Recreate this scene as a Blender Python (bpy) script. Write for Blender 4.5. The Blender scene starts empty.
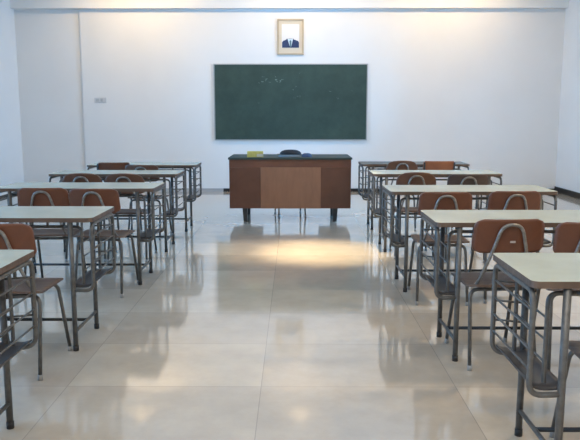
import bpy, bmesh, math, random
from mathutils import Vector, Matrix
random.seed(7)
PI = math.pi
SC = bpy.context.scene
COL = SC.collection

# ------------------------------------------------------------------ materials
def new_mat(name):
    m = bpy.data.materials.new(name); m.use_nodes = True
    nt = m.node_tree; b = nt.nodes['Principled BSDF']
    return m, nt, b

def simple(name, col, rough=.5, metal=0., spec=.5, noise=0., nscale=20., bump=0., ncol=None):
    m, nt, b = new_mat(name)
    b.inputs['Base Color'].default_value = (*col, 1)
    b.inputs['Roughness'].default_value = rough
    b.inputs['Metallic'].default_value = metal
    b.inputs['Specular IOR Level'].default_value = spec
    if noise or bump:
        tc = nt.nodes.new('ShaderNodeTexCoord')
        n = nt.nodes.new('ShaderNodeTexNoise'); n.inputs['Scale'].default_value = nscale
        n.inputs['Detail'].default_value = 5
        nt.links.new(tc.outputs['Object'], n.inputs['Vector'])
        if noise:
            mx = nt.nodes.new('ShaderNodeMix'); mx.data_type = 'RGBA'
            c2 = ncol or tuple(c*(1-noise) for c in col)
            mx.inputs[6].default_value = (*col, 1); mx.inputs[7].default_value = (*c2, 1)
            rp = nt.nodes.new('ShaderNodeMapRange')
            rp.inputs[1].default_value = .35; rp.inputs[2].default_value = .65
            nt.links.new(n.outputs['Fac'], rp.inputs[0])
            nt.links.new(rp.outputs[0], mx.inputs[0])
            nt.links.new(mx.outputs[2], b.inputs['Base Color'])
        if bump:
            bp = nt.nodes.new('ShaderNodeBump'); bp.inputs['Strength'].default_value = bump
            bp.inputs['Distance'].default_value = .002
            nt.links.new(n.outputs['Fac'], bp.inputs['Height'])
            nt.links.new(bp.outputs[0], b.inputs['Normal'])
    return m

def wood(name, c1, c2, rough=.4, scale=(3, 40, 3)):
    m, nt, b = new_mat(name)
    tc = nt.nodes.new('ShaderNodeTexCoord')
    mp = nt.nodes.new('ShaderNodeMapping'); mp.inputs['Scale'].default_value = scale
    n = nt.nodes.new('ShaderNodeTexNoise'); n.inputs['Scale'].default_value = 1.5; n.inputs['Detail'].default_value = 6
    n.inputs['Distortion'].default_value = .4
    r = nt.nodes.new('ShaderNodeMapRange'); r.inputs[1].default_value = .3; r.inputs[2].default_value = .7
    mx = nt.nodes.new('ShaderNodeMix'); mx.data_type = 'RGBA'
    mx.inputs[6].default_value = (*c1, 1); mx.inputs[7].default_value = (*c2, 1)
    nt.links.new(tc.outputs['Object'], mp.inputs[0]); nt.links.new(mp.outputs[0], n.inputs['Vector'])
    nt.links.new(n.outputs['Fac'], r.inputs[0]); nt.links.new(r.outputs[0], mx.inputs[0])
    nt.links.new(mx.outputs[2], b.inputs['Base Color'])
    b.inputs['Roughness'].default_value = rough
    return m

def tile_floor():
    m, nt, b = new_mat('polished_floor_tiles')
    L = nt.links.new
    tc = nt.nodes.new('ShaderNodeTexCoord')
    mp = nt.nodes.new('ShaderNodeMapping')
    mp.inputs['Location'].default_value = (.158+.94*20, .60+.63*20, 0)
    br = nt.nodes.new('ShaderNodeTexBrick'); br.offset = 0; br.squash = 1
    br.inputs['Scale'].default_value = 1
    br.inputs['Brick Width'].default_value = .94; br.inputs['Row Height'].default_value = .63
    br.inputs['Mortar Size'].default_value = .0022; br.inputs['Mortar Smooth'].default_value = .4
    br.inputs['Color1'].default_value = (.64, .55, .435, 1)
    br.inputs['Color2'].default_value = (.52, .445, .355, 1)
    br.inputs['Mortar'].default_value = (.36, .32, .275, 1)
    L(tc.outputs['Object'], mp.inputs[0]); L(mp.outputs[0], br.inputs['Vector'])
    n = nt.nodes.new('ShaderNodeTexNoise'); n.inputs['Scale'].default_value = 3.5; n.inputs['Detail'].default_value = 9
    n.inputs['Roughness'].default_value = .65
    L(tc.outputs['Object'], n.inputs['Vector'])
    mr = nt.nodes.new('ShaderNodeMapRange'); mr.inputs[1].default_value = .3; mr.inputs[2].default_value = .7
    mr.inputs[3].default_value = .88; mr.inputs[4].default_value = 1.08
    L(n.outputs['Fac'], mr.inputs[0])
    mx = nt.nodes.new('ShaderNodeMix'); mx.data_type = 'RGBA'; mx.blend_type = 'MULTIPLY'; mx.inputs[0].default_value = 1
    L(br.outputs['Color'], mx.inputs[6]); L(mr.outputs[0], mx.inputs[7])
    L(mx.outputs[2], b.inputs['Base Color'])
    n2 = nt.nodes.new('ShaderNodeTexNoise'); n2.inputs['Scale'].default_value = 1.3; n2.inputs['Detail'].default_value = 4
    L(tc.outputs['Object'], n2.inputs['Vector'])
    m2 = nt.nodes.new('ShaderNodeMapRange'); m2.inputs[3].default_value = .08; m2.inputs[4].default_value = .13
    L(n2.outputs['Fac'], m2.inputs[0]); L(m2.outputs[0], b.inputs['Roughness'])
    b.inputs['IOR'].default_value = 1.6
    b.inputs['Coat Weight'].default_value = .6; b.inputs['Coat Roughness'].default_value = .05
    return m

def board_mat():
    m, nt, b = new_mat('green_slate')
    L = nt.links.new
    tc = nt.nodes.new('ShaderNodeTexCoord')
    n = nt.nodes.new('ShaderNodeTexNoise'); n.inputs['Scale'].default_value = 2.2; n.inputs['Detail'].default_value = 7
    n.inputs['Roughness'].default_value = .7
    L(tc.outputs['Object'], n.inputs['Vector'])
    mx = nt.nodes.new('ShaderNodeMix'); mx.data_type = 'RGBA'
    mx.inputs[6].default_value = (.020, .046, .037, 1); mx.inputs[7].default_value = (.040, .078, .060, 1)
    r = nt.nodes.new('ShaderNodeMapRange'); r.inputs[1].default_value = .4; r.inputs[2].default_value = .75
    L(n.outputs['Fac'], r.inputs[0]); L(r.outputs[0], mx.inputs[0]); L(mx.outputs[2], b.inputs['Base Color'])
    b.inputs['Roughness'].default_value = .6
    return m

WALL = simple('painted_plaster', (.80, .79, .77), .7, noise=.03, nscale=1.5)
CEIL = simple('ceiling_paint', (.82, .81, .79), .8)
FLOOR = tile_floor()
BLACK = simple('black_skirting', (.012, .012, .013), .4)
GREYB = simple('grey_skirting', (.40, .41, .42), .5)
TOP = simple('worn_cream_laminate', (.43, .445, .345), .22, noise=.1, nscale=5)
EDGE = wood('worn_wood_edge', (.085, .052, .035), (.15, .10, .07), .6)
TOPD = simple('dull_grey_brown_laminate', (.13, .125, .11), .6, noise=.2, nscale=6)
UNDER = simple('table_underside', (.16, .12, .09), .7)
FRAME = simple('grey_painted_steel', (.135, .13, .12), .4, metal=.2, noise=.35, nscale=30)
BARE = simple('worn_light_steel', (.30, .285, .26), .35, metal=.5, noise=.4, nscale=40)
SHELF = simple('dark_book_shelf_board', (.060, .055, .055), .42, noise=.3, nscale=12)
RUBBER = simple('black_rubber', (.02, .02, .02), .6)
WCAP = simple('pale_plastic_cap', (.30, .295, .28), .5)
DWOOD = wood('desk_red_brown_wood', (.165, .066, .038), (.12, .048, .028), .38)
DWOOD2 = wood('desk_apron_wood', (.20, .078, .044), (.15, .058, .034), .38)
DPANEL = wood('desk_light_panel_wood', (.34, .165, .095), (.28, .135, .078), .42, (12, 3, 3))
DTOP = simple('desk_green_linoleum', (.040, .058, .050), .55)
DLEG = simple('desk_leg_paint', (.03, .028, .028), .4)
BOARD = board_mat()
BFRAME = simple('aluminium_trim', (.42, .44, .44), .4, metal=.5)
CHALK = simple('chalk_dust', (.16, .22, .195), .9)
PFRAME = wood('pale_wood_frame', (.52, .42, .29), (.44, .35, .24), .5)
PMAT = simple('cream_mount', (.66, .58, .45), .7)
PWHITE = simple('print_white', (.78, .76, .73), .6)
PNAVY = simple('print_navy', (.018, .045, .14), .6, noise=.4, nscale=60)
PSHIRT = simple('print_pale_blue', (.62, .76, .82), .6)
PTIE = simple('print_tie', (.10, .20, .24), .6)
PLATE = simple('outlet_plate', (.62, .62, .62), .5)
SOCK = simple('outlet_grey', (.46, .47, .47), .5)
YEL = simple('yellow_card', (.66, .57, .15), .6, noise=.15, nscale=30)
YPALE = simple('pale_label', (.62, .56, .44), .6)
POUCH = simple('black_cloth', (.012, .013, .018), .55)
CLOTH = simple('blue_cloth', (.07, .10, .18), .8, noise=.25, nscale=40)
CLOTHG = simple('grey_cloth', (.20, .24, .27), .8)
STICK = simple('paper_sticker', (.40, .34, .30), .7)
WFRAME = simple('window_frame_white', (.7, .7, .7), .5)
SEATW = wood('worn_seat_wood', (.15, .105, .08), (.095, .055, .038), .5)
RED = wood('red_brown_plywood', (.165, .060, .029), (.12, .045, .025), .36)
BRN = wood('brown_plywood', (.15, .072, .042), (.10, .045, .028), .4)
ORG = wood('orange_brown_plywood', (.33, .125, .06), (.25, .09, .045), .38)
DRK = wood('dark_brown_plywood', (.055, .038, .032), (.085, .055, .045), .42)

def glass_mat():
    m = bpy.data.materials.new('window_glass'); m.use_nodes = True
    nt = m.node_tree; nt.nodes.clear()
    o = nt.nodes.new('ShaderNodeOutputMaterial'); t = nt.nodes.new('ShaderNodeBsdfTransparent')
    g = nt.nodes.new('ShaderNodeBsdfGlossy'); g.inputs['Roughness'].default_value = .02
    x = nt.nodes.new('ShaderNodeMixShader'); f = nt.nodes.new('ShaderNodeFresnel')
    nt.links.new(f.outputs[0], x.inputs[0]); nt.links.new(t.outputs[0], x.inputs[1]); nt.links.new(g.outputs[0], x.inputs[2])
    nt.links.new(x.outputs[0], o.inputs[0])
    return m
GLASS = glass_mat()

# ------------------------------------------------------------------ geometry helpers
def add_box(bm, x0, x1, y0, y1, z0, z1, mi=0, bevel=0.):
    vs = [bm.verts.new((x, y, z)) for x in (x0, x1) for y in (y0, y1) for z in (z0, z1)]
    idx = [(0, 1, 3, 2), (4, 6, 7, 5), (0, 4, 5, 1), (2, 3, 7, 6), (0, 2, 6, 4), (1, 5, 7, 3)]
    fs = [bm.faces.new([vs[i] for i in f]) for f in idx]
    for f in fs: f.material_index = mi
    if bevel:
        es = list({e for f in fs for e in f.edges})
        r = bmesh.ops.bevel(bm, geom=es, offset=bevel, segments=2, affect='EDGES', profile=.5)
        for f in r['faces']: f.material_index = mi
    return bm

def fillet(pts, rad, n=6):
    pts = [Vector(p) for p in pts]; out = [pts[0]]
    for i in range(1, len(pts)-1):
        a, b, c = pts[i-1], pts[i], pts[i+1]
        u = (a-b); w = (c-b)
        d = min(rad, u.length*.49, w.length*.49)
        p0 = b + u.normalized()*d; p1 = b + w.normalized()*d
        for k in range(n+1):
            t = k/n
            out.append((1-t)**2*p0 + 2*t*(1-t)*b + t*t*p1)
    out.append(pts[-1])
    return out

def add_tube(bm, pts, r, rad=.04, seg=10, mi=0, r2=None, closed=False):
    P = fillet(pts, rad) if len(pts) > 2 and rad > 0 else [Vector(p) for p in pts]
    n = len(P); t0 = (P[1]-P[0]).normalized()
    ref = Vector((0, 0, 1)) if abs(t0.z) < .9 else Vector((1, 0, 0))
    nv = (ref - t0*ref.dot(t0)).normalized()
    rings = []
    for i in range(n):
        if i == 0: t = t0
        elif i == n-1: t = (P[-1]-P[-2]).normalized()
        else: t = ((P[i]-P[i-1]).normalized()+(P[i+1]-P[i]).normalized()).normalized()
        nv = (nv - t*nv.dot(t)).normalized(); bv = t.cross(nv)
        rr = r if r2 is None else r + (r2-r)*i/(n-1)
        rings.append([bm.verts.new(P[i] + (nv*math.cos(2*PI*k/seg)+bv*math.sin(2*PI*k/seg))*rr) for k in range(seg)])
    for a, b in zip(rings, rings[1:]):
        for k in range(seg):
            f = bm.faces.new([a[k], a[(k+1) % seg], b[(k+1) % seg], b[k]]); f.smooth = True; f.material_index = mi
    for ring in (rings[0][::-1], rings[-1]):
        f = bm.faces.new(ring); f.material_index = mi
    return bm

def add_sheet(bm, fn, nu, nv, mi=0):
    """fn(i/nu, j/nv) -> (front point, back point); closed thin shell"""
    A = [[None]*(nv+1) for _ in range(nu+1)]; B = [[None]*(nv+1) for _ in range(nu+1)]
    for i in range(nu+1):
        for j in range(nv+1):
            a, b = fn(i/nu, j/nv); A[i][j] = bm.verts.new(a); B[i][j] = bm.verts.new(b)
    for i in range(nu):
        for j in range(nv):
            f = bm.faces.new([A[i][j], A[i+1][j], A[i+1][j+1], A[i][j+1]]); f.smooth = True; f.material_index = mi
            f = bm.faces.new([B[i][j], B[i][j+1], B[i+1][j+1], B[i+1][j]]); f.smooth = True; f.material_index = mi
    def rim(p, q, r, s):
        f = bm.faces.new([p, q, r, s]); f.material_index = mi
    for i in range(nu):
        rim(A[i][0], B[i][0], B[i+1][0], A[i+1][0]); rim(A[i+1][nv], B[i+1][nv], B[i][nv], A[i][nv])
    for j in range(nv):
        rim(A[0][j+1], B[0][j+1], B[0][j], A[0][j]); rim(A[nu][j], B[nu][j], B[nu][j+1], A[nu][j+1])
    return bm

def add_slab(bm, hx, hy, z0, z1, rc, seg=6, mtop=0, mside=1, mbot=2):
    pts = []
    for cx, cy, a0 in ((hx-rc, hy-rc, 0), (-hx+rc, hy-rc, PI/2), (-hx+rc, -hy+rc, PI), (hx-rc, -hy+rc, 1.5*PI)):
        for k in range(seg+1):
            a = a0+PI/2*k/seg; pts.append((cx+rc*math.cos(a), cy+rc*math.sin(a)))
    lo = [bm.verts.new((x, y, z0)) for x, y in pts]; hi = [bm.verts.new((x, y, z1)) for x, y in pts]
    f = bm.faces.new(hi); f.material_index = mtop
    f = bm.faces.new(lo[::-1]); f.material_index = mbot
    n = len(pts)
    for k in range(n):
        f = bm.faces.new([lo[k], lo[(k+1) % n], hi[(k+1) % n], hi[k]]); f.material_index = mside
    return bm

def obj(name, bm, mats, parent=None, loc=(0, 0, 0), rz=0.):
    bmesh.ops.recalc_face_normals(bm, faces=bm.faces)
    me = bpy.data.meshes.new(name); bm.to_mesh(me); bm.free()
    for m in (mats if isinstance(mats, (list, tuple)) else [mats]): me.materials.append(m)
    o = bpy.data.objects.new(name, me); COL.objects.link(o)
    o.location = loc; o.rotation_euler = (0, 0, rz)
    if parent: o.parent = parent
    return o

def tag(o, label, cat, group=None):
    o['label'] = label; o['category'] = cat
    if group: o['group'] = group
    return o

def thing(name, label, cat, loc=(0, 0, 0), rz=0., group=None):
    o = bpy.data.objects.new(name, None); COL.objects.link(o)
    o.location = loc; o.rotation_euler = (0, 0, rz); o.empty_display_size = .1
    return tag(o, label, cat, group)

def struct(name, bm, mats, parent=None):
    o = obj(name, bm, mats, parent)
    o['kind'] = 'structure'
    return o

def dup(root, loc, rz, label):
    r = root.copy(); COL.objects.link(r); r.location = loc; r.rotation_euler = (0, 0, rz); r['label'] = label
    for ch in list(root.children):
        c = ch.copy(); COL.objects.link(c); c.parent = r
        for g in ch.children:
            d = g.copy(); COL.objects.link(d); d.parent = c
    return r

B = bmesh.new
# ------------------------------------------------------------------ the room
XL, XR, YF, YB, ZC = -4.65, 4.47, 11.79, -1.6, 3.55
RX = -3.56            # left of this the rear wall steps back
t = .15
struct('floor', add_box(B(), XL-t, XR+t, YB-t, YF+.45, -.1, 0), FLOOR)
struct('ceiling', add_box(B(), XL-t, XR+t, YB-t, YF+.45, ZC, ZC+.1), CEIL)
bm = B(); add_box(bm, RX, XR+t, YF, YF+.3, 0, ZC); add_box(bm, XL-t, RX, YF+.035, YF+.3, 0, ZC)
struct('wall_rear', bm, WALL)
struct('wall_front', add_box(B(), XL-t, XR+t, YB-t, YB, 0, ZC), WALL)
def window_wall(side, xw, wins, n0):
    sg = 1 if xw > 0 else -1
    def X(a, b): return tuple(sorted((xw+sg*a, xw+sg*b)))
    bm = B()
    ys = [YB-t] + [v for w in wins for v in w] + [YF+.3]
    for k in range(0, len(ys), 2): add_box(bm, *X(0, t), ys[k], ys[k+1], 0, ZC)
    for a, b_ in wins:
        add_box(bm, *X(0, t), a, b_, 0, .95); add_box(bm, *X(0, t), a, b_, 2.75, ZC)
    struct('wall_'+side, bm, WALL)
    for k, (a, b_) in enumerate(wins):
        bm = B()
        for y in (a, (a+b_)/2-.025, b_-.05): add_box(bm, *X(.04, .10), y, y+.05, .95, 2.75)
        for z in (.95, 2.0, 2.70): add_box(bm, *X(.045, .095), a, b_, z, z+.05)
        w = struct('window_%d' % (k+n0), bm, WFRAME)
        struct('pane', add_box(B(), *X(.066, .072), a+.02, b_-.02, .97, 2.73), GLASS, w)
LWINS = [(-.9, 1.3), (2.0, 4.2), (4.9, 7.1), (7.7, 9.7)]
RWINS = [(7.7, 9.7)]
window_wall('left', XL, LWINS, 1); window_wall('right', XR, RWINS, 5)
# ceiling beam along the rear wall, ends at the side walls
struct('trim_1', add_box(B(), XL, XR, YF-.13, YF+.035, 3.03, ZC), WALL)
# skirting
struct('baseboard_rear', add_box(B(), -1.21, XR, YF-.015, YF, 0, .055), BLACK)
struct('baseboard_rear_pale', add_box(B(), RX, -1.21, YF-.015, YF, 0, .055), GREYB)
struct('baseboard_right', add_box(B(), XR-.015, XR, YB, YF-.015, 0, .095), BLACK)
struct('baseboard_left', add_box(B(), XL, XL+.015, YB, YF+.035, 0, .035), BLACK)

# ------------------------------------------------------------------ chalkboard
bx0, bx1, bz0, bz1 = -1.345, 1.232, .875, 2.145
cb = thing('chalkboard', 'long dark green chalkboard with thin metal trim, faint chalk dust, on the white rear wall', 'chalkboard', ((bx0+bx1)/2, YF-.003, bz0))
hw, hh = (bx1-bx0)/2, bz1-bz0
obj('writing_surface', add_box(B(), -hw+.012, hw-.012, -.025, 0, .012, hh-.012), BOARD, cb)
bm = B()
add_box(bm, -hw, hw, -.032, 0, hh-.016, hh); add_box(bm, -hw, hw, -.032, 0, 0, .016)
add_box(bm, -hw, -hw+.016, -.0318, 0, .016, hh-.016); add_box(bm, hw-.016, hw, -.0318, 0, .016, hh-.016)
obj('metal_trim', bm, BFRAME, cb)
bm = B()
spots = [(-.45, .99, .035), (-.39, 1.02, .03), (-.35, .97, .022), (-.28, .985, .045), (-.2, .97, .04), (-.15, 1.0, .03), (-.52, .95, .02),
         (-.47, 1.06, .02), (-.25, 1.06, .018), (.03, .84, .02), (.12, .74, .016), (.06, .71, .018), (.16, .73, .02),
         (.66, .82, .02), (.78, .70, .018), (-.53, .62, .014), (1.02, .83, .014), (.15, 1.12, .014), (.1, .89, .014)]
for cx, cz, s in spots:
    for q in range(3):
        ax, az = cx+random.uniform(-s, s), cz+random.uniform(-s*.6, s*.6)
        rr = s*random.uniform(.2, .45); n = 7
        vs = [bm.verts.new((ax+rr*random.uniform(.6, 1.2)*math.cos(2*PI*k/n), -.0257, az+.6*rr*random.uniform(.6, 1.2)*math.sin(2*PI*k/n))) for k in range(n)]
        vb = [bm.verts.new((v.co.x, -.0249, v.co.z)) for v in vs]
        bm.faces.new(vs); bm.faces.new(vb[::-1])
        for k in range(n): bm.faces.new([vs[k], vb[k], vb[(k+1) % n], vs[(k+1) % n]])
obj('chalk_smudges', bm, CHALK, cb)['kind'] = 'stuff'

# ------------------------------------------------------------------ portrait
pf = thing('framed_portrait', 'pale wood framed portrait of a navy suit and tie, hung above the chalkboard', 'picture', (-.06, YF, 2.29))
w2, h2 = .22, .58
bm = B()
add_box(bm, -w2, w2, -.03, 0, 0, .028, bevel=.004); add_box(bm, -w2, w2, -.03, 0, h2-.028, h2, bevel=.004)
add_box(bm, -w2, -w2+.028, -.029, 0, .026, h2-.026); add_box(bm, w2-.028, w2, -.029, 0, .026, h2-.026)
obj('frame', bm, PFRAME, pf)
obj('mount', add_box(B(), -w2+.02, w2-.02, -.014, -.002, .02, h2-.02), PMAT, pf)
bm = B()
def flat(bm, pts, y, mi, dy=.0015):
    f1 = [bm.verts.new((x, y, z)) for x, z in pts]; f2 = [bm.verts.new((x, y+dy, z)) for x, z in pts]
    bm.faces.new(f1).material_index = mi; bm.faces.new(f2[::-1]).material_index = mi
    for k in range(len(pts)):
        bm.faces.new([f1[k], f2[k], f2[(k+1) % len(pts)], f1[(k+1) % len(pts)]]).material_index = mi
flat(bm, [(-.145, .115), (.145, .115), (.145, .495), (-.145, .495)], -.0158, 0)
flat(bm, [(-.14, .116), (.142, .116), (.142, .20), (.125, .225), (.055, .25), (.045, .262), (-.06, .262), (-.075, .245), (-.125, .225), (-.14, .20)], -.0175, 1)
flat(bm, [(-.035, .135), (.035, .135), (.048, .262), (0, .255), (-.06, .262)], -.0190, 2)
flat(bm, [(-.012, .13), (.014, .13), (.016, .225), (0, .24), (-.018, .225)], -.0205, 3)
flat(bm, [(-.06, .264), (-.052, .264), (-.008, .125), (-.045, .125)], -.0212, 1)
flat(bm, [(.05, .264), (.044, .264), (.012, .125), (.045, .125)], -.0212, 1)
obj('print', bm, [PWHITE, PNAVY, PSHIRT, PTIE], pf)

# ------------------------------------------------------------------ wall outlet
wo = thing('wall_outlet', 'small pale double wall outlet on the rear wall left of the chalkboard', 'outlet', (-3.265, YF, 1.505))
obj('cover_plate', add_box(B(), -.10, .10, -.010, 0, 0, .085, bevel=.003), PLATE, wo)
for x0, x1 in ((-.075, -.02), (.005, .045)):
    obj('socket', add_box(B(), x0, x1, -.016, -.009, .018, .068, bevel=.003), SOCK, wo)

# ------------------------------------------------------------------ teacher's desk
DX0, DX1, DY0, DY1 = -.80, .705, 8.36, 9.12
dk = thing('teacher_desk', "red-brown wooden teacher's desk with dark green top standing before the chalkboard", 'desk', ((DX0+DX1)/2, DY0, 0))
W = (DX1-DX0)/2; D = DY1-DY0
obj('desk_top', add_box(B(), -W, W, 0, D, .765, .79, bevel=.004), DTOP, dk)
xi = W-.010
obj('apron', add_box(B(), -xi, xi, .035, .055, .665, .764), DWOOD2, dk)
for s in (-1, 1):
    a, b_ = (-xi, -.36) if s < 0 else (.375, xi)
    bm = add_box(B(), a, b_, .037, D-.03, .165, .664, bevel=.003); 
    p = obj('pedestal', bm, DWOOD, dk)
    bm = add_box(B(), a if s < 0 else b_-.02, a+.02 if s < 0 else b_, .056, D-.03, .665, .764)
    obj('side_rail', bm, DWOOD, dk)
    for z0, z1 in ((.20, .34), (.35, .49), (.50, .64)):
        dr = obj('drawer', add_box(B(), a+.02, b_-.02, D-.029, D-.014, z0, z1, bevel=.003), DWOOD2, dk)
        m_ = (a+b_)/2
        obj('handle', add_tube(B(), [(m_-.05, D-.014, (z0+z1)/2), (m_-.05, D+.012, (z0+z1)/2), (m_+.05, D+.012, (z0+z1)/2), (m_+.05, D-.014, (z0+z1)/2)], .004, .01), BARE, dr)
obj('modesty_panel', add_box(B(), -.36, .375, .030, .05, .165, .672, bevel=.002), DPANEL, dk)
for x in (-.555, .555):
    for y in (.07, D-.08):
        sx = .004*(1 if x > 0 else -1)
        bm = B()
        lo = [bm.verts.new((x+sx*-1+dx*.022, y+dy*.022, 0)) for dx, dy in ((-1, -1), (1, -1), (1, 1), (-1, 1))]
        hi = [bm.verts.new((x+dx*.030, y+dy*.030, .166)) for dx, dy in ((-1, -1), (1, -1), (1, 1), (-1, 1))]
        bm.faces.new(hi); bm.faces.new(lo[::-1])
        for k in range(4): bm.faces.new([lo[k], lo[(k+1) % 4], hi[(k+1) % 4], hi[k]])
        obj('leg', bm, DLEG, dk)

yb = thing('chalk_box', 'small yellow cardboard box on the left end of the desk top', 'box', (-.475, 8.47, .79), .04)
obj('carton', add_box(B(), -.098, .098, -.045, .045, 0, .072, bevel=.004), YEL, yb)
obj('paper_label', add_box(B(), .02, .095, -.0465, -.0455, .008, .042), YPALE, yb, )

# folded cloth with a dark pouch on it
def blob(bm, rx, ry, h, z0, nu=24, nv=8, wob=.06, power=.6, mi=0):
    rings = []
    for j in range(nv):
        a = PI/2*j/nv
        row = []
        for i in range(nu):
            th = 2*PI*i/nu
            w = 1+wob*math.sin(3*th+.7)+wob*.6*math.sin(5*th)
            row.append(bm.verts.new((rx*w*math.cos(th)*math.cos(a)**power, ry*w*math.sin(th)*math.cos(a)**power, z0+h*math.sin(a))))
        rings.append(row)
    topv = bm.verts.new((0, 0, z0+h))
    for a_, b_ in zip(rings, rings[1:]):
        for i in range(nu):
            f = bm.faces.new([a_[i], a_[(i+1) % nu], b_[(i+1) % nu], b_[i]]); f.smooth = True; f.material_index = mi
    for i in range(nu):
        f = bm.faces.new([rings[-1][i], rings[-1][(i+1) % nu], topv]); f.smooth = True; f.material_index = mi
    bm.faces.new(rings[0][::-1]).material_index = mi
    return bm
fc = thing('folded_cloth', 'grey and blue folded cloth on the middle of the desk under the dark pouch', 'cloth', (0, 8.56, .79))
obj('grey_fold', blob(B(), .15, .08, .030, 0, power=.35), CLOTHG, fc, (-.045, 0, 0))
obj('blue_fold', blob(B(), .062, .065, .045, 0, power=.5), CLOTH, fc, (.155, -.02, 0))
tag(obj('dark_pouch', blob(B(), .135, .058, .058, 0, wob=.03, power=.8), POUCH, None, (-.045, 8.56, .8205), .05),
    'small rounded black pouch lying on the folded cloth on the desk', 'pouch')

# ------------------------------------------------------------------ double tables
HX = .61
LX = HX-.125
YN, YR = -.228, .178      # near and rear leg lines     # leg offsets
def make_table(label, loc):
    T = thing('school_table', label, 'table', loc, 0, 'double school tables in two columns')
    bm = add_slab(B(), HX, .245, .726, .75, .03)
    obj('table_top', bm, [TOP, EDGE, UNDER], T)
    for sx in (-1, 1):
        for ly in (YN, YR):
            l = obj('leg', add_tube(B(), [(sx*LX, ly, .012), (sx*LX, ly, .726)], .0138, 0, 12), FRAME, T)
            obj('foot_cap', add_tube(B(), [(sx*LX, ly, 0), (sx*LX, ly, .03)], .0158, 0, 12), RUBBER, l)
        # book basket outside of the legs
        xo, xn = sx*(HX-.012), sx*(LX)
        bask = obj('book_basket', add_tube(B(), [(xn, YN, .348), (xo, YN, .343), (xo, YN, .712), (xo, YR+.04, .712), (xo, YR+.04, .343), (xn, YR, .348)], .0105, .05, 10), FRAME, T)
        for z in (.645, .575, .505, .435):
            obj('side_rod', add_tube(B(), [(xo, YN, z), (xo, YR+.04, z)], .0045, 0, 6), FRAME, bask)
        for z in (.64, .56, .48):
            obj('end_rod', add_tube(B(), [(xo, YR+.04, z), (xn, YR, z)], .0045, 0, 6), FRAME, bask)
        xm = sx*(LX+.04)
        for y in (-.165, .165):
            obj('inner_post', add_tube(B(), [(xm-sx*.04, y, .352), (xm, y, .352), (xm, y, .69), (xm-sx*.14, y, .69)], .0085, .035, 8), FRAME, bask)
        for z in (.60, .52, .44):
            obj('inner_rod', add_tube(B(), [(xm, -.165, z), (xm, .165, z)], .0042, 0, 6), FRAME, bask)
        x0, x1 = sorted((sx*(LX-.012), sx*(HX-.025)))
        def shf(u, v):
            x = x0+(x1-x0)*u; y = YN+.008+(YR-YN+.022)*v
            z = .358 + .012*abs(2*u-1)**3
            return (x, y, z), (x, y, z+.008)
        obj('shelf_board', add_sheet(B(), shf, 8, 8), SHELF, bask)
        obj('side_rail', add_tube(B(), [(sx*LX, YN, .11), (sx*LX, YR, .11)], .0095, 0, 8), FRAME, T)
    obj('stretcher', add_tube(B(), [(-LX, 0, .11), (LX, 0, .11)], .0095, 0, 8), RUBBER, T)
    bm = B()
    for y in (-.165, .165): add_tube(bm, [(-.43, y, .69), (.43, y, .69)], .0088, 0, 8)
    for x in (-.34, .34):
        for y in (-.165, .165): add_tube(bm, [(x, y, .69), (x, y, .727)], .007, 0, 8)
    obj('under_frame', bm, FRAME, T)
    return T

tabs = [
 (.797+HX, 2.495, 0, 'cream-topped double table nearest the camera in the right column'),
 (.737+HX, 3.77, 0, 'double table, second from camera in the right column, behind the sticker-marked chair'),
 (.70+HX, 5.23, .008, 'cream-topped double table in the middle of the right column, third from the camera'),
 (.75+HX, 6.74, 0, 'pale double table in the right column, fourth from the camera, beside the bright floor spot'),
 (.77+HX, 8.05, 0, 'double table with dull grey-brown top at the far end of the right column'),
 (-1.065-HX, 2.55, 0, 'greenish-topped double table in the left column, nearest the camera, only its corner in view'),
 (-1.09-HX, 3.92, 0, 'pale blue-green double table, second from the camera in the left column'),
 (-1.065-HX, 5.43, 0, 'pale double table in the middle of the left column, third from the camera'),
 (-1.10-HX, 6.72, 0, 'pale double table in the left column, fourth from the camera'),
 (-1.09-HX, 7.90, 0, 'pale double table at the far end of the left column, nearest the rear wall'),
]
proto = None
for x, y, rz, lab in tabs:
    if proto is None: proto = make_table(lab, (x, y, 0)); continue
    T = dup(proto, (x, y, 0), rz, lab)
    if 'grey-brown' in lab:
        for c in T.children:
            if c.name.startswith('table_top'):
                c.data = c.data.copy(); c.data.materials[0] = TOPD

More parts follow.
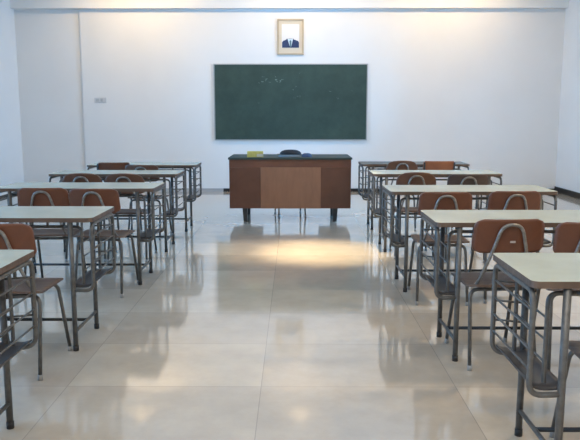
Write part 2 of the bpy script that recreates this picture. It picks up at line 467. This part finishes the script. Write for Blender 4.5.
# ------------------------------------------------------------------ chairs
def make_chair(wd, label, style='square', sticker=False):
    C = thing('school_chair', label, 'chair', (0, 0, 0), 0, 'plywood school chairs behind the tables')
    def seat(u, v):
        yy = -.19+.385*v
        hwid = .185
        e = min(v, 1-v)*.385
        rc = .05
        if e < rc: hwid -= rc-math.sqrt(max(0, rc*rc-(rc-e)**2))
        x = hwid*(2*u-1)
        z = .438 - .010*math.cos(PI*(2*u-1)*.5)*math.sin(PI*min(1, v*1.3)) - .018*max(0, (v-.82)/.18)**2 + .010*max(0, (.15-v)/.15)
        return (x, yy, z), (x, yy, z-.011)
    obj('seat', add_sheet(B(), seat, 14, 18), SEATW, C)
    H = .175 if style != 'tall' else .2
    z0 = .615
    def back(u, v):
        z = z0+H*v; hwid = .184 if style != 'round' else .182
        e = min(v, 1-v)*H; rc = .042
        if style == 'round' and v > .5: rc = .07
        if style == 'bracket': rc = .018
        if e < rc: hwid -= rc-math.sqrt(max(0, rc*rc-(rc-e)**2))
        hwid -= .008*v
        x = hwid*(2*u-1)
        if style == 'round': z += .018*(v)*math.cos(PI*.5*(x/.182))-.01*v
        y = -.192-.03*v - .028*math.cos(PI*.5*x/.19) + .02
        return (x, y, z), (x, y-.010, z)
    bk = obj('backrest', add_sheet(B(), back, 18, 14), wd, C)
    if sticker:
        obj('sticker', add_box(B(), -.006, .020, -.2435, -.2395, .673, .683), STICK, bk)
    # rear hoop / posts
    if style == 'bracket':
        for s in (-1, 1):
            obj('back_post', add_tube(B(), [(s*.155, -.02, .415), (s*.155, -.19, .42), (s*.168, -.232, .775)], .0095, .04, 8), RUBBER, C)
    else:
        obj('back_hoop', add_tube(B(), [(-.135, .02, .418), (-.130, -.12, .420), (-.088, -.222, .62), (-.048, -.250, .765), (.048, -.250, .765), (.088, -.222, .62), (.130, -.12, .420), (.135, .02, .418)], .0088, .055, 10), BARE, C)
    for s in (-1, 1):
        # front leg pair leans forward, rear pair near upright; each tube bends under the seat to meet its mate
        for y0, y1, zz in ((.13, .235, .408), (-.12, -.20, .408)):
            l = obj('leg', add_tube(B(), [(0, y0, zz), (s*.160, y0, zz), (s*.172, y1, .02)], .0098, .045, 10), FRAME, C)
            obj('foot_cap', add_tube(B(), [(s*.1715, y1-.0005, 0), (s*.1715, y1, .028)], .0118, 0, 10), WCAP, l)
    for s in (-1, 1): obj('seat_rail', add_tube(B(), [(s*.105, -.125, .416), (s*.105, .14, .416)], .0075, 0, 8), FRAME, C)
    return C

R = math.radians
chairs = [  # x, y, rot, colour, style, label
 (1.22, 2.42, R(-2), SEATW, 'square', 'worn wooden chair tucked under the nearest right table, cut by the edge'),
 (1.065, 3.61, R(3), RED, 'square+', 'red-brown chair with a small white sticker on its back, in the right column'),
 (1.475, 3.50, R(-7), RED, 'square', 'red-brown chair cut by the right edge, beside the chair with the white sticker'),
 (1.03, 4.83, R(-2), RED, 'square', 'red-brown chair at the left place of the third table in the right column'),
 (1.50, 4.89, R(2), RED, 'square', 'red-brown chair at the right place of the third table in the right column'),
 (1.10, 6.36, R(-2), BRN, 'round', 'brown chair with arched back at the fourth table in the right column'),
 (1.52, 6.22, R(0), DRK, 'square', 'darkest brown chair with pale hoop at the fourth table in the right column'),
 (1.20, 7.93, R(2), BRN, 'round', 'brown arched chair at the far right table, on its side nearer the desk'),
 (1.63, 7.97, R(0), ORG, 'bracket', 'bright orange-brown rectangular chair back with dark side posts, at the far right table'),
 (-1.425, 3.46, R(-1), RED, 'square', 'red-brown chair cut by the left edge, at the second left table'),
 (-1.40, 5.03, R(-3), RED, 'square', 'red-brown chair at the right place of the third table in the left column'),
 (-1.80, 5.08, R(3), RED, 'square', 'red-brown chair at the left place of the third table in the left column'),
 (-1.485, 6.22, R(0), BRN, 'round', 'brown arched chair at the right place of the fourth table in the left column'),
 (-1.87, 6.24, R(2), BRN, 'round', 'brown arched chair at the left place of the fourth table in the left column'),
 (-1.965, 7.72, R(0), RED, 'bracket', 'reddish chair with square back and dark side posts at the far left table'),
 (-1.56, 7.36, R(-6), BRN, 'square', 'low brown chair with pale hoop, at the right of the far left table'),
 (-.055, 9.02, R(180+8), BRN, 'square', 'chair behind the desk of which only thin metal legs show below the panel'),
]
cache = {}
for x, y, rz, wd, st, lab in chairs:
    key = (wd.name, st)
    if key not in cache:
        c = make_chair(wd, lab, st.rstrip('+'), st.endswith('+')); cache[key] = c
        c.location = (x, y, 0); c.rotation_euler = (0, 0, rz)
    else: dup(cache[key], (x, y, 0), rz, lab)

# ------------------------------------------------------------------ light
def spot(x, y, z, power, col, ang, blend=.6, size=.06, aim=None):
    l = bpy.data.lights.new('ceiling_spot', 'SPOT'); l.energy = power; l.color = col
    l.spot_size = math.radians(ang); l.spot_blend = blend; l.shadow_soft_size = size
    o = bpy.data.objects.new('ceiling_spot', l); COL.objects.link(o); o.location = (x, y, z)
    if aim:
        o.rotation_euler = (Vector(aim)-Vector((x, y, z))).to_track_quat('-Z', 'Y').to_euler()
    return o
def area(name, loc, sx, sy, power, col, aim):
    l = bpy.data.lights.new(name, 'AREA'); l.shape = 'RECTANGLE'; l.size = sx; l.size_y = sy; l.energy = power; l.color = col
    o = bpy.data.objects.new(name, l); COL.objects.link(o); o.location = loc
    o.rotation_euler = (Vector(aim)-Vector(loc)).to_track_quat('-Z', 'Y').to_euler()
    return o
WARM = (1, .77, .46)
for xw, ws, pw in ((XL-.2, LWINS, (130, 140, 165, 205)), (XR+.2, RWINS, (390,))):      # daylight standing in the window openings
    for (a, b_), p_ in zip(ws, pw):
        area('daylight', (xw, (a+b_)/2, 1.9), 1.75, b_-a, p_, (.19, .53, 1.0), (0, (a+b_)/2, 1.9))
spot(.30, 6.52, ZC-.02, 1500, (1, .80, .50), 26, 1., .05)
spot(-.30, 6.55, ZC-.02, 420, (1, .80, .52), 26, 1., .05)
for x in (-2.5, .1, 2.5):
    spot(x, 10.5, ZC-.02, 125 if x != .1 else 105, (1, .70, .36), 150, .8, .08, (x, 11.8, 2.6))
for x in (-2.6, 3.1):
    for y in (2.0, 4.6, 7.4):
        spot(x, y, ZC-.02, (150 if y < 3 else 300 if y < 6 else 190) if x > 0 else 24, WARM, 150, .8, .12)
area('ceiling_panel', (0, .3, ZC-.03), 3., 1.2, 100, (1, .93, .84), (0, .3, 0))

w = bpy.data.worlds.new('sky'); SC.world = w; w.use_nodes = True
w.node_tree.nodes['Background'].inputs[0].default_value = (.5, .68, .95, 1)
w.node_tree.nodes['Background'].inputs[1].default_value = 1.0

# ------------------------------------------------------------------ camera
f_px = 690.
cam = bpy.data.cameras.new('camera'); co = bpy.data.objects.new('camera', cam); COL.objects.link(co)
cam.sensor_fit = 'HORIZONTAL'; cam.sensor_width = 36; cam.lens = 36*f_px/580
cam.clip_start = .05
co.location = (0, 0, 1.3)
co.rotation_euler = (PI/2-math.atan(105/f_px), 0, math.atan(4/f_px))
SC.camera = co
vs = SC.view_settings
SC.display_settings.display_device = 'sRGB'
vs.view_transform = 'Standard'; vs.look = 'None'; vs.exposure = 0; vs.gamma = 1; vs.use_curve_mapping = False
